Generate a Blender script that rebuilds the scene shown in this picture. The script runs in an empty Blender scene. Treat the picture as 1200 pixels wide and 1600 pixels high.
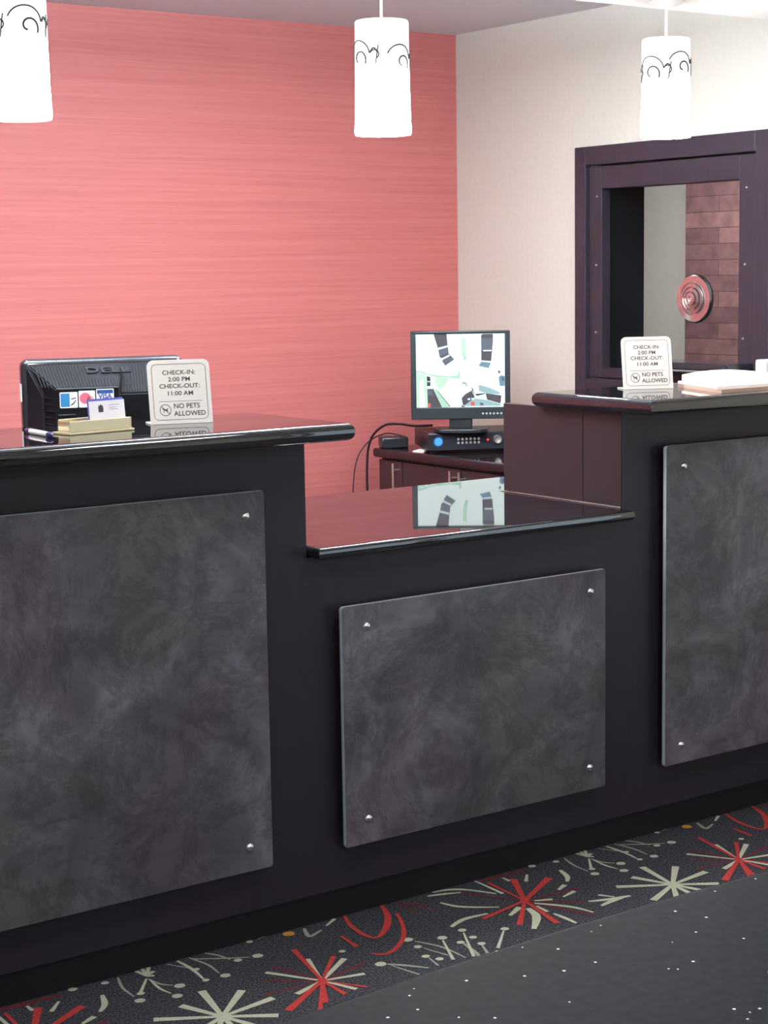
import bpy, bmesh, math, random
from mathutils import Vector, Matrix
random.seed(7)
sc = bpy.context.scene
COL = sc.collection

# ------------------------------------------------------------------ camera
def make_camera():
    f, yw, p, r = 2761.56, 0.6159, -0.13524, -0.01596
    fw = Vector((math.sin(yw)*math.cos(p), math.cos(yw)*math.cos(p), math.sin(p)))
    rt = Vector((math.cos(yw), -math.sin(yw), 0)); up = rt.cross(fw)
    R = math.cos(r)*rt + math.sin(r)*up
    U = -math.sin(r)*rt + math.cos(r)*up
    m = Matrix((R, U, -fw)).transposed().to_4x4()
    m.translation = (0, 0, 1.469)
    cam = bpy.data.cameras.new('camera'); cam.sensor_fit = 'HORIZONTAL'
    cam.sensor_width = 36; cam.lens = 36*f/1200; cam.clip_start = .02
    o = bpy.data.objects.new('camera', cam); COL.objects.link(o); o.matrix_world = m
    sc.camera = o
make_camera()

# ------------------------------------------------------------------ world, exposure, lights
w = bpy.data.worlds.new('world'); sc.world = w; w.use_nodes = True
w.node_tree.nodes['Background'].inputs[0].default_value = (.75, .8, 1, 1)
w.node_tree.nodes['Background'].inputs[1].default_value = .15
sc.view_settings.view_transform = 'Standard'; sc.view_settings.look = 'None'
sc.view_settings.exposure = 0.0; sc.view_settings.gamma = 1
sc.view_settings.use_curve_mapping = False
SHADE_EMIT = 104.0
def area(name, loc, sx, sy, watts, col, rot=(0, 0, 0), spread=math.pi):
    l = bpy.data.lights.new(name, 'AREA'); l.shape = 'RECTANGLE'; l.size = sx; l.size_y = sy
    l.energy = watts; l.color = col; l.spread = spread
    o = bpy.data.objects.new(name, l); COL.objects.link(o); o.location = loc; o.rotation_euler = rot
OFFICE = [(1.35, 3.64, 2.232), (2.95, 3.64, 2.232)]  # light bars added out of view to brighten office walls and ceiling
LOBBY = [(-1.2, -1.9, 2.59), (1.7, -1.9, 2.59)]  # unseen lobby lights added to fill the desk front
CANS = [(1.75, 4.45, 2.405), (3.35, 4.42, 2.405)]  # small lights added out of view to lift the beige and red walls
LOBBY2 = [(.3, 1.75, 2.59), (2.6, 1.75, 2.59)]  # unseen overhead lights added to brighten the carpet
for p in OFFICE:
    area('added_office_down_light', (p[0], p[1], p[2]-.03), 1.05, .30, 14, (1, .965, .94))
    area('added_office_up_light', (p[0], p[1], p[2]+.045), 1.05, .30, 215, (.70, .88, 1), rot=(math.pi, 0, 0))
for p, wt in zip(CANS, (8, 18)): area('added_office_can_light', (p[0], p[1], p[2]-.02), .22, .22, wt, (1, .965, .92))
for p in LOBBY: area('added_lobby_light', (p[0], p[1], p[2]-.02), .9, .9, 60, (.90, .94, 1))
for p in LOBBY2: area('added_lobby_light', (p[0], p[1], p[2]-.02), .55, .55, 16, (.90, .94, 1))
area('added_entrance_fill', (4.66, .2, 1.12), 2.0, 2.5, 24, (.72, .86, 1), rot=(0, math.pi/2, 0))  # added cool fill behind the added doors, for sheen on the desk front
area('added_vestibule_light', (5.35, 5.5, 2.37), .5, .5, 62, (.95, .97, 1))  # unseen light added to brighten the walls behind the teller window

# ------------------------------------------------------------------ helpers
def tag(o, label=None, cat=None, group=None, kind=None):
    if label: o['label'] = label
    if cat: o['category'] = cat
    if group: o['group'] = group
    if kind: o['kind'] = kind
    return o
def thing(name, label, cat, loc=(0, 0, 0), rz=0, group=None, kind=None):
    o = bpy.data.objects.new(name, None); COL.objects.link(o)
    o.location = loc; o.rotation_euler = (0, 0, rz); o.empty_display_size = .1
    return tag(o, label, cat, group, kind)
def copy_tree(o, parent=None):
    c = o.copy(); COL.objects.link(c); c.parent = parent
    for ch in list(o.children): copy_tree(ch, c)
    return c

class MB:
    def __init__(s): s.bm = bmesh.new(); s.mi = 0
    def _new(s, verts): pass
    def box(s, x0, x1, y0, y1, z0, z1, bev=0, seg=2, M=None):
        t = bmesh.new(); bmesh.ops.create_cube(t, size=1)
        for v in t.verts:
            v.co = Vector(((x0+x1)/2+v.co.x*(x1-x0), (y0+y1)/2+v.co.y*(y1-y0), (z0+z1)/2+v.co.z*(z1-z0)))
        if bev: bmesh.ops.bevel(t, geom=t.edges[:], offset=bev, segments=seg, affect='EDGES', profile=.5)
        return s.merge(t, M)
    def merge(s, t, M=None):
        for f in t.faces: f.material_index = s.mi
        me = bpy.data.meshes.new('t'); t.to_mesh(me); t.free()
        if M is not None: me.transform(M)
        s.bm.from_mesh(me); bpy.data.meshes.remove(me); return s
    def prism(s, pts, z0, z1, bev=0, seg=2, M=None, vert_only=False):
        # pts in XY, extruded along Z
        t = bmesh.new()
        a = [t.verts.new((p[0], p[1], z0)) for p in pts]; b = [t.verts.new((p[0], p[1], z1)) for p in pts]
        t.faces.new(a[::-1]); t.faces.new(b); n = len(pts)
        for i in range(n): t.faces.new((a[i], a[(i+1) % n], b[(i+1) % n], b[i]))
        bmesh.ops.recalc_face_normals(t, faces=t.faces[:])
        if bev:
            e = [e for e in t.edges if abs(e.verts[0].co.z-e.verts[1].co.z) < 1e-6]
            bmesh.ops.bevel(t, geom=e, offset=bev, segments=seg, affect='EDGES', profile=.5)
        return s.merge(t, M)
    def poly(s, pts):
        t = bmesh.new(); t.faces.new([t.verts.new(p) for p in pts]); return s.merge(t)
    def lathe(s, prof, n=32, M=None, close=False):
        # prof: list of (r,z)
        t = bmesh.new(); rings = []
        for r, z in prof:
            rings.append([t.verts.new((r*math.cos(2*math.pi*i/n), r*math.sin(2*math.pi*i/n), z)) for i in range(n)] if r > 1e-6 else [t.verts.new((0, 0, z))])
        for a, b in zip(rings, rings[1:]):
            for i in range(n):
                j = (i+1) % n
                if len(a) == 1 and len(b) == 1: continue
                if len(a) == 1: t.faces.new((a[0], b[j], b[i]))
                elif len(b) == 1: t.faces.new((a[i], a[j], b[0]))
                else: t.faces.new((a[i], a[j], b[j], b[i]))
        bmesh.ops.recalc_face_normals(t, faces=t.faces[:])
        return s.merge(t, M)
    def tube(s, pts, r, n=8, M=None, cap=True):
        t = bmesh.new(); pts = [Vector(p) for p in pts]; rings = []
        prev = None
        for i, p in enumerate(pts):
            d = (pts[min(i+1, len(pts)-1)]-pts[max(i-1, 0)]).normalized()
            ref = prev if prev is not None else (Vector((0, 0, 1)) if abs(d.z) < .9 else Vector((1, 0, 0)))
            a = (ref-d*ref.dot(d)).normalized(); prev = a; b = d.cross(a)
            rr = r[i] if isinstance(r, (list, tuple)) else r
            rings.append([t.verts.new(p+(a*math.cos(2*math.pi*k/n)+b*math.sin(2*math.pi*k/n))*rr) for k in range(n)])
        for A, B in zip(rings, rings[1:]):
            for k in range(n): t.faces.new((A[k], A[(k+1) % n], B[(k+1) % n], B[k]))
        if cap: t.faces.new(rings[0][::-1]); t.faces.new(rings[-1])
        bmesh.ops.recalc_face_normals(t, faces=t.faces[:])
        return s.merge(t, M)
    def build(s, name, mats, parent=None, smooth=None, loc=None):
        me = bpy.data.meshes.new(name); s.bm.to_mesh(me); s.bm.free()
        if not isinstance(mats, (list, tuple)): mats = [mats]
        for m in mats: me.materials.append(m)
        if smooth is not None:
            for p in me.polygons: p.use_smooth = True
            me.set_sharp_from_angle(angle=math.radians(smooth))
            big = [p.area for p in me.polygons]; lim = max(big)*.25
            for p in me.polygons:
                if p.area > max(lim, .0015) and len(p.vertices) > 3: p.use_smooth = False
        o = bpy.data.objects.new(name, me); COL.objects.link(o)
        if parent: o.parent = parent
        if loc: o.location = loc
        return o
def spline(pts, n=8):
    P = [Vector(p) for p in pts]; out = []
    for i in range(len(P)-1):
        a, b, c, d = P[max(i-1, 0)], P[i], P[i+1], P[min(i+2, len(P)-1)]
        for k in range(n):
            t = k/n
            out.append(.5*((2*b)+(c-a)*t+(2*a-5*b+4*c-d)*t*t+(3*b-a-3*c+d)*t**3))
    return out+[P[-1]]
def rrect(w, h, r, n=6, x=0, y=0):
    out = []
    for cx, cy, a0 in ((w/2-r, h/2-r, 0), (-w/2+r, h/2-r, 90), (-w/2+r, -h/2+r, 180), (w/2-r, -h/2+r, 270)):
        for k in range(n+1):
            a = math.radians(a0+90*k/n); out.append((x+cx+r*math.cos(a), y+cy+r*math.sin(a)))
    return out
def text_obj(s, size, depth, mat, parent, M, name='lettering', offset=0, align='CENTER', sx=1, space=1, ls=1):
    c = bpy.data.curves.new('t', 'FONT'); c.body = s; c.size = size; c.extrude = depth; c.offset = offset
    c.align_x = align; c.align_y = 'CENTER'; c.resolution_u = 3; c.space_character = space; c.space_line = ls
    o = bpy.data.objects.new('t', c); COL.objects.link(o)
    bpy.context.view_layer.update()
    me = bpy.data.meshes.new_from_object(o.evaluated_get(bpy.context.evaluated_depsgraph_get()))
    bpy.data.objects.remove(o); bpy.data.curves.remove(c)
    me.transform(M @ Matrix.Diagonal((sx, 1, 1, 1))); me.materials.clear(); me.materials.append(mat); me.name = name
    o = bpy.data.objects.new(name, me); COL.objects.link(o); o.parent = parent
    return o
FRONT = Matrix.Rotation(math.radians(90), 4, 'X')      # XY plane -> XZ plane, facing -Y

# ------------------------------------------------------------------ materials
def mat(name, col=(.5, .5, .5), rough=.5, metal=0, emit=None, es=0, spec=.5, coat=0, trans=0, ior=1.45, alpha=1):
    m = bpy.data.materials.new(name); m.use_nodes = True; b = m.node_tree.nodes['Principled BSDF']
    b.inputs['Base Color'].default_value = (*col, 1); b.inputs['Roughness'].default_value = rough
    b.inputs['Metallic'].default_value = metal; b.inputs['Specular IOR Level'].default_value = spec
    b.inputs['Coat Weight'].default_value = coat; b.inputs['Transmission Weight'].default_value = trans
    b.inputs['IOR'].default_value = ior
    if emit: b.inputs['Emission Color'].default_value = (*emit, 1); b.inputs['Emission Strength'].default_value = es
    return m
def nodes(m): return m.node_tree, m.node_tree.nodes['Principled BSDF']
def noise_mat(name, c0, c1, scale=(1, 1, 1), nscale=5, detail=4, rough=.5, lo=.3, hi=.7, bump=0, dist=0, spec=.5, rvar=None):
    m = mat(name, c0, rough, spec=spec); t, b = nodes(m); N = t.nodes; L = t.links
    tc = N.new('ShaderNodeTexCoord'); mp = N.new('ShaderNodeMapping'); mp.inputs['Scale'].default_value = scale
    L.new(tc.outputs['Object'], mp.inputs[0])
    n = N.new('ShaderNodeTexNoise'); n.inputs['Scale'].default_value = nscale; n.inputs['Detail'].default_value = detail
    n.inputs['Distortion'].default_value = dist
    L.new(mp.outputs[0], n.inputs[0])
    r = N.new('ShaderNodeValToRGB'); r.color_ramp.elements[0].position = lo; r.color_ramp.elements[1].position = hi
    r.color_ramp.elements[0].color = (*c0, 1); r.color_ramp.elements[1].color = (*c1, 1)
    L.new(n.outputs[0], r.inputs[0]); L.new(r.outputs[0], b.inputs['Base Color'])
    if bump:
        bp = N.new('ShaderNodeBump'); bp.inputs['Strength'].default_value = bump; bp.inputs['Distance'].default_value = .002
        L.new(n.outputs[0], bp.inputs['Height']); L.new(bp.outputs[0], b.inputs['Normal'])
    return m

def red_wall_mat():
    m = mat('red_grasscloth', rough=.6); t, b = nodes(m); N = t.nodes; L = t.links
    tc = N.new('ShaderNodeTexCoord')
    def nz(scale, ns, d=3):
        mp = N.new('ShaderNodeMapping'); mp.inputs['Scale'].default_value = scale; L.new(tc.outputs['Object'], mp.inputs[0])
        n = N.new('ShaderNodeTexNoise'); n.inputs['Scale'].default_value = ns; n.inputs['Detail'].default_value = d
        L.new(mp.outputs[0], n.inputs[0]); return n.outputs[0]
    a = nz((.6, 1, 60), 1.6, 5); c = nz((4, 1, 300), 1.3, 2)
    mx = N.new('ShaderNodeMath'); mx.operation = 'MULTIPLY_ADD'; L.new(a, mx.inputs[0]); mx.inputs[1].default_value = .6
    ml = N.new('ShaderNodeMath'); ml.operation = 'MULTIPLY'; L.new(c, ml.inputs[0]); ml.inputs[1].default_value = .4
    L.new(ml.outputs[0], mx.inputs[2])
    r = N.new('ShaderNodeValToRGB'); e = r.color_ramp.elements
    e[0].position = .3; e[0].color = (.455, .114, .105, 1); e[1].position = .7; e[1].color = (.565, .162, .150, 1)
    L.new(mx.outputs[0], r.inputs[0]); L.new(r.outputs[0], b.inputs['Base Color'])
    return m
def granite_mat(name, base, speck, rough, sscale=170, thr=.93, fine=(.3, .7)):
    m = mat(name, base, rough); t, b = nodes(m); N = t.nodes; L = t.links
    tc = N.new('ShaderNodeTexCoord')
    v = N.new('ShaderNodeTexVoronoi'); v.inputs['Scale'].default_value = sscale; L.new(tc.outputs['Object'], v.inputs[0])
    cr = N.new('ShaderNodeSeparateColor'); L.new(v.outputs['Color'], cr.inputs[0])
    g = N.new('ShaderNodeMath'); g.operation = 'GREATER_THAN'; g.inputs[1].default_value = thr; L.new(cr.outputs[0], g.inputs[0])
    ds = N.new('ShaderNodeMath'); ds.operation = 'LESS_THAN'; ds.inputs[1].default_value = .26; L.new(v.outputs['Distance'], ds.inputs[0])
    b.inputs['Specular IOR Level'].default_value = .05
    an = N.new('ShaderNodeMath'); an.operation = 'MULTIPLY'; L.new(g.outputs[0], an.inputs[0]); L.new(ds.outputs[0], an.inputs[1])
    n = N.new('ShaderNodeTexNoise'); n.inputs['Scale'].default_value = 90; n.inputs['Detail'].default_value = 5; L.new(tc.outputs['Object'], n.inputs[0])
    r = N.new('ShaderNodeValToRGB'); e = r.color_ramp.elements; e[0].position, e[1].position = fine
    e[0].color = (*[c*.7 for c in base], 1); e[1].color = (*[c*1.35 for c in base], 1); L.new(n.outputs[0], r.inputs[0])
    mx = N.new('ShaderNodeMix'); mx.data_type = 'RGBA'; L.new(an.outputs[0], mx.inputs[0])
    L.new(r.outputs[0], mx.inputs[6]); mx.inputs[7].default_value = (*speck, 1); L.new(mx.outputs[2], b.inputs['Base Color'])
    return m
def panel_mat():
    m = mat('mottled_acrylic', rough=.42); t, b = nodes(m); N = t.nodes; L = t.links
    tc = N.new('ShaderNodeTexCoord')
    def nz(ns, d, dist, off=0, rough=.55):
        mp = N.new('ShaderNodeMapping'); mp.inputs['Location'].default_value = (off, off*1.7, off*.3); L.new(tc.outputs['Object'], mp.inputs[0])
        n = N.new('ShaderNodeTexNoise'); n.inputs['Scale'].default_value = ns; n.inputs['Detail'].default_value = d
        n.inputs['Distortion'].default_value = dist; n.inputs['Roughness'].default_value = rough
        L.new(mp.outputs[0], n.inputs[0]); return n.outputs[0]
    def ramp(src, stops):
        r = N.new('ShaderNodeValToRGB'); e = r.color_ramp.elements
        while len(e) < len(stops): e.new(.5)
        for k, (p, c) in enumerate(stops): e[k].position = p; e[k].color = (*c, 1)
        L.new(src, r.inputs[0]); return r.outputs[0]
    hue = ramp(nz(2.3, 2, .2, 3.1), [(.32, (.124, .118, .108)), (.45, (.104, .108, .116)), (.56, (.122, .108, .130)), (.70, (.128, .098, .116))])
    cloud = ramp(nz(4.5, 7, .9, 0), [(.30, (.52, .50, .52)), (.5, (.84, .82, .86)), (.70, (1.50, 1.50, 1.52))])
    vein = nz(5.0, 12, .6, 7.7, .78)
    sb = N.new('ShaderNodeMath'); sb.operation = 'SUBTRACT'; L.new(vein, sb.inputs[0]); sb.inputs[1].default_value = .5
    ab = N.new('ShaderNodeMath'); ab.operation = 'ABSOLUTE'; L.new(sb.outputs[0], ab.inputs[0])
    vr = ramp(ab.outputs[0], [(0, (.66, .66, .66)), (.06, (1, 1, 1))])
    def mul(a, c):
        x = N.new('ShaderNodeMix'); x.data_type = 'RGBA'; x.blend_type = 'MULTIPLY'; x.inputs[0].default_value = 1
        L.new(a, x.inputs[6]); L.new(c, x.inputs[7]); return x.outputs[2]
    L.new(mul(mul(hue, cloud), vr), b.inputs['Base Color'])
    return m
def stone_mat():
    m = mat('brown_stone_cladding', rough=.8); t, b = nodes(m); N = t.nodes; L = t.links
    tc = N.new('ShaderNodeTexCoord'); sp = N.new('ShaderNodeSeparateXYZ'); mp = N.new('ShaderNodeCombineXYZ'); L.new(tc.outputs['Object'], sp.inputs[0])
    L.new(sp.outputs[1], mp.inputs[0]); L.new(sp.outputs[2], mp.inputs[1])
    br = N.new('ShaderNodeTexBrick'); L.new(mp.outputs[0], br.inputs[0]); br.inputs['Scale'].default_value = 1
    br.inputs['Brick Width'].default_value = .46; br.inputs['Row Height'].default_value = .075
    br.inputs['Mortar Size'].default_value = .0025; br.inputs['Bias'].default_value = 0
    br.inputs['Color1'].default_value = (.17, .085, .08, 1); br.inputs['Color2'].default_value = (.095, .045, .05, 1)
    br.inputs['Mortar'].default_value = (.075, .036, .038, 1)
    n = N.new('ShaderNodeTexNoise'); n.inputs['Scale'].default_value = 14; n.inputs['Detail'].default_value = 5; L.new(mp.outputs[0], n.inputs[0])
    x = N.new('ShaderNodeMix'); x.data_type = 'RGBA'; x.blend_type = 'OVERLAY'; x.inputs[0].default_value = .7
    L.new(br.outputs[0], x.inputs[6]); L.new(n.outputs[0], x.inputs[7]); L.new(x.outputs[2], b.inputs['Base Color'])
    bp = N.new('ShaderNodeBump'); bp.inputs['Strength'].default_value = .6; L.new(br.outputs['Fac'], bp.inputs['Height']); bp.invert = True
    L.new(bp.outputs[0], b.inputs['Normal'])
    return m
M_ = dict(
    red=red_wall_mat(),
    beige=noise_mat('beige_paint', (.76, .73, .645), (.79, .76, .675), nscale=60, rough=.8, bump=.15),
    ceil=noise_mat('ceiling_paint', (.80, .85, .90), (.83, .88, .93), nscale=50, rough=.9),
    white=noise_mat('white_paint', (.80, .80, .79), (.83, .83, .82), nscale=50, rough=.8),
    lam=noise_mat('dark_espresso_laminate', (.016, .0118, .0195), (.021, .0155, .0255), scale=(1, 1, .2), nscale=60, rough=.45, spec=.5),
    lam2=noise_mat('brown_laminate', (.021, .0115, .0130), (.026, .0145, .0165), scale=(1, 1, .15), nscale=60, rough=.45),
    toe=mat('toe_kick_black', (.008, .007, .010), .6),
    top=mat('black_polished_stone', (.008, .008, .012), .02, ior=2.1),
    near=granite_mat('charcoal_granite', (.0085, .012, .018), (.85, .85, .85), .5, 185, .978, (.35, .65)),
    nearedge=mat('polished_granite_edge_highlight', (.07, .078, .09), .08, spec=.9),  # polished edge, its light line also put into a paler colour
    panel=panel_mat(),
    edge=mat('frosted_panel_edge_glow', (.42, .47, .52), .35),  # edge glow of the acrylic put into a paler edge colour
    chrome=mat('chrome', (.8, .8, .8), .18, 1),
    steel=mat('brushed_steel', (.75, .72, .68), .35, 1),
    cork=mat('shiny_metal', (.85, .84, .84), .22, 1),
    blk=mat('black_plastic', (.008, .008, .011), .4),
    blkm=mat('matte_black_plastic', (.007, .007, .010), .6, spec=.15),
    blkg=mat('glossy_black_plastic', (.02, .02, .025), .12),
    bezel=mat('grey_bezel_plastic', (.009, .013, .015), .45),
    sign=mat('cream_acrylic', (.60, .565, .535), .3),
    ink=mat('dark_print', (.05, .045, .045), .6),
    wht=mat('white_plastic', (.85, .85, .85), .35),
    paper=noise_mat('white_paper', (.86, .84, .82), (.90, .88, .86), nscale=30, rough=.85),
    kraft=mat('tan_card', (.45, .30, .24), .8),
    navy=mat('navy_plastic', (.02, .02, .10), .3),
    card=mat('white_card', (.85, .83, .88), .5),
    cardb=mat('blue_card', (.10, .11, .42), .5),
    gold=mat('smoky_gold_acrylic', (.66, .56, .36), .22, .6),
    frame=noise_mat('dark_plum_wood', (.023, .016, .023), (.029, .021, .029), scale=(1, 1, .1), nscale=70, rough=.42),
    jamb=mat('dark_jamb', (.012, .014, .02), .5),
    stone=stone_mat(),
    grey=noise_mat('greige_paint', (.40, .37, .34), (.42, .39, .36), nscale=30, rough=.85),
    cab=noise_mat('cabinet_brown_laminate', (.030, .0135, .0155), (.040, .018, .020), scale=(1, 1, .15), nscale=50, rough=.4),
    cabtop=mat('dark_cabinet_top', (.011, .007, .010), .10),
    glass=mat('clear_glass', (.93, .95, .95), 0, trans=1, ior=1.05),
    shade=mat('frosted_glass_shade', (.9, .9, .9), .4, emit=(1, .97, .94), es=SHADE_EMIT),
    scroll=mat('etched_scrollwork', (.05, .05, .06), .6),
    cord=mat('white_pendant_cord', (.85, .83, .82), .5, emit=(1, .97, .94), es=.35),
    lens=mat('added_light_lens', (.9, .9, .9), .5, emit=(1, .96, .92), es=4),  # glowing face of the added light fixtures
    c_base=noise_mat('charcoal_carpet', (.014, .015, .018), (.105, .104, .120), nscale=190, detail=2, rough=.95, spec=.1, bump=.8),
    c_b=noise_mat('carpet_sage', (.42, .43, .31), (.62, .62, .48), nscale=420, detail=2, rough=.95, spec=.1),
    c_g=noise_mat('carpet_thin_sage', (.24, .28, .22), (.40, .43, .34), nscale=420, detail=2, rough=.95, spec=.1),
    c_r=noise_mat('carpet_red', (.40, .035, .035), (.62, .075, .065), nscale=420, detail=2, rough=.95, spec=.1),
    c_d=noise_mat('carpet_dim_red', (.13, .022, .030), (.24, .035, .042), nscale=420, detail=2, rough=.95, spec=.1),
    c_o=noise_mat('carpet_orange', (.60, .26, .04), (.72, .34, .06), nscale=420, detail=2, rough=.95, spec=.1),
)
def shade_gradient():
    t, b = nodes(M_['shade']); N = t.nodes; L = t.links
    tc = N.new('ShaderNodeTexCoord'); sp = N.new('ShaderNodeSeparateXYZ'); L.new(tc.outputs['Object'], sp.inputs[0])
    mr = N.new('ShaderNodeMapRange'); mr.interpolation_type = 'SMOOTHSTEP'; mr.inputs[1].default_value = -.19; mr.inputs[2].default_value = -.32
    mr.inputs[3].default_value = 1.15; mr.inputs[4].default_value = SHADE_EMIT   # the bulb sits in the lower half of the shade
    L.new(sp.outputs[2], mr.inputs[0]); L.new(mr.outputs[0], b.inputs['Emission Strength'])
shade_gradient()
def em(name, c, s=1.0): return mat(name, (.02, .02, .02), .3, emit=c, es=s)

# ------------------------------------------------------------------ structure
XW, YW, ZC = 4.497, 5.80, 2.41
def struct(name, mb, m, label=None, smooth=None):
    return tag(mb.build(name, m, smooth=smooth), label, kind='structure')

CARPET = [["b",4,[[1634,3202],[1591,3146]]],["b",-12,[[1588,3140]]],["b",-16,[[1570,3109]]],["b",5,[[1641,3213],[1636,3252]]],["b",5,[[1641,3213],[1652,3257]]],["b",5,[[1641,3213],[1667,3255]]],["b",5,[[1641,3213],[1665,3229]]],["b",5,[[1641,3213],[1655,3207]]],["g",3,[[1589,3245],[1572,3190],[1570,3134]]],["g",3,[[1637,3199],[1644,3160],[1662,3138]]],["b",-17,[[1672,3126]]],["b",3,[[1637,3190],[1632,3139],[1638,3102]]],["b",-16,[[1642,3083]]],["b",-10,[[1743,3182]]],["g",3,[[1706,3247],[1743,3182]]],["b",-11,[[1730,3119]]],["b",4,[[1733,3248],[1736,3188],[1729,3128]]],["b",-16,[[1775,3115]]],["g",3,[[1762,3249],[1775,3189],[1771,3135]]],["b",-13,[[1839,3171]]],["g",3,[[1802,3250],[1819,3223],[1828,3184]]],["b",-17,[[1886,3166]]],["g",3,[[1764,3238],[1821,3199],[1868,3171]]],["b",-11,[[1914,3247]]],["g",2,[[1937,3249],[1959,3256]]],["b",9,[[1665,2938],[1695,3075]]],["b",9,[[1665,2938],[1763,3027]]],["b",9,[[1665,2938],[1794,2954]]],["b",9,[[1665,2938],[1624,3036]]],["b",9,[[1665,2938],[1548,3009]]],["b",9,[[1665,2938],[1757,2875]]],["b",9,[[1665,2938],[1572,2821]]],["b",9,[[1665,2938],[1645,2801]]],["b",9,[[1665,2938],[1554,2889]]],["b",9,[[1665,2938],[1712,2815]]],["o",-20,[[2008,3233]]],["g",5,[[2054,3241],[2039,3204],[2041,3192],[2079,3208]]],["b",5,[[2103,3223],[2142,3248]]],["b",6,[[1922,2967],[1851,3077]]],["b",5,[[1922,2967],[1963,3085]]],["b",7,[[1922,2967],[2027,3039]]],["b",6,[[1922,2967],[2014,2943]]],["b",6,[[1922,2967],[1955,2887]]],["b",7,[[1922,2967],[1843,2941]]],["r",10,[[1922,2967],[1967,3150]]],["r",9,[[1922,2967],[2015,3063]]],["r",14,[[1922,2967],[1784,2882]]],["r",11,[[1922,2967],[1866,2870]]],["r",9,[[1922,2967],[1922,2880]]],["d",6,[[1922,2967],[1881,3099]]],["d",7,[[1922,2967],[2048,2992]]],["r",6,[[1922,2967],[1979,2881]]],["d",5,[[1922,2967],[1823,3043]]],["d",5,[[1922,2967],[1787,2980]]],["r",8,[[1922,2967],[1818,2817]]],["r",-16,[[1922,2967]]],["b",-11,[[2046,3075]]],["r",8,[[2169,3248],[2148,3194],[2139,3136],[2146,3097],[2172,3101]]],["r",12,[[2163,3098],[2206,3133],[2248,3187],[2277,3253]]],["r",8,[[2274,3188],[2244,3124],[2200,3060],[2147,3016],[2108,3005],[2090,3027]]],["r",9,[[2094,3151],[2086,3077]]],["d",5,[[2312,3253],[2315,3156]]],["d",5,[[2307,3284],[2356,3150]]],["d",4,[[2335,3246],[2359,3190]]],["b",-17,[[2199,3042]]],["g",3,[[2206,3026],[2233,2963],[2237,2882]]],["b",-13,[[2192,2995]]],["g",3,[[2198,2981],[2215,2917]]],["b",-16,[[2266,3004]]],["b",4,[[2258,2991],[2209,2890]]],["b",-13,[[2173,2941]]],["g",3,[[2174,2931],[2164,2884]]],["b",-13,[[2188,2911]]],["b",-18,[[2071,2965]]],["g",4,[[2082,2957],[2110,2926],[2140,2886]]],["g",3,[[2085,2945],[2103,2870]]],["b",5,[[2422,3249],[2463,3240],[2499,3212],[2537,3149]]],["b",5,[[2398,3235],[2432,3225],[2476,3207]]],["b",5,[[2396,3182],[2409,3145],[2433,3116],[2486,3075]]],["b",6,[[2322,3044],[2374,3064],[2439,3059]]],["b",5,[[2552,3249],[2550,3139]]],["b",5,[[2681,3207],[2647,3170]]],["b",5,[[2619,3226],[2619,3197]]],["b",6,[[2766,3182],[2749,3136],[2725,3109]]],["b",7,[[2671,3078],[2706,3095]]],["b",6,[[2648,3035],[2695,3048]]],["b",8,[[2472,3018],[2524,3046]]],["b",9,[[2534,3028],[2521,2985],[2496,2954],[2461,2921]]],["b",5,[[2567,3044],[2600,3003],[2624,2963],[2636,2917]]],["b",5,[[2560,3028],[2556,2984]]],["b",5,[[2559,2966],[2561,2924],[2560,2889]]],["b",6,[[2578,3057],[2617,3038]]],["b",6,[[2778,2944],[2719,2958],[2675,2976]]],["b",6,[[2761,2947],[2710,2943],[2679,2936]]],["b",5,[[2743,2961],[2722,2994]]],["r",14,[[2560,3071],[2634,3203]]],["r",15,[[2560,3071],[2709,3156]]],["r",12,[[2560,3071],[2526,2915]]],["r",10,[[2560,3071],[2411,3040]]],["r",11,[[2560,3071],[2451,2959]]],["d",6,[[2560,3071],[2718,3058]]],["r",7,[[2560,3071],[2569,3219]]],["d",6,[[2560,3071],[2464,3222]]],["d",5,[[2560,3071],[2667,2977]]],["d",7,[[2560,3071],[2623,2906]]],["d",9,[[2549,3246],[2619,3238],[2705,3236]]],["r",-17,[[2560,3071]]],["b",-14,[[2730,3246]]],["b",-12,[[2799,3235]]],["b",-14,[[2329,3013]]],["b",4,[[2322,2999],[2255,2877]]],["b",-13,[[2282,2958]]],["b",-13,[[2322,2965]]],["b",-13,[[2314,2924]]],["g",4,[[2285,2956],[2271,2887],[2257,2853]]],["g",4,[[2310,2918],[2290,2873]]],["b",-14,[[2410,2961]]],["b",4,[[2400,2953],[2326,2882]]]]
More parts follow.
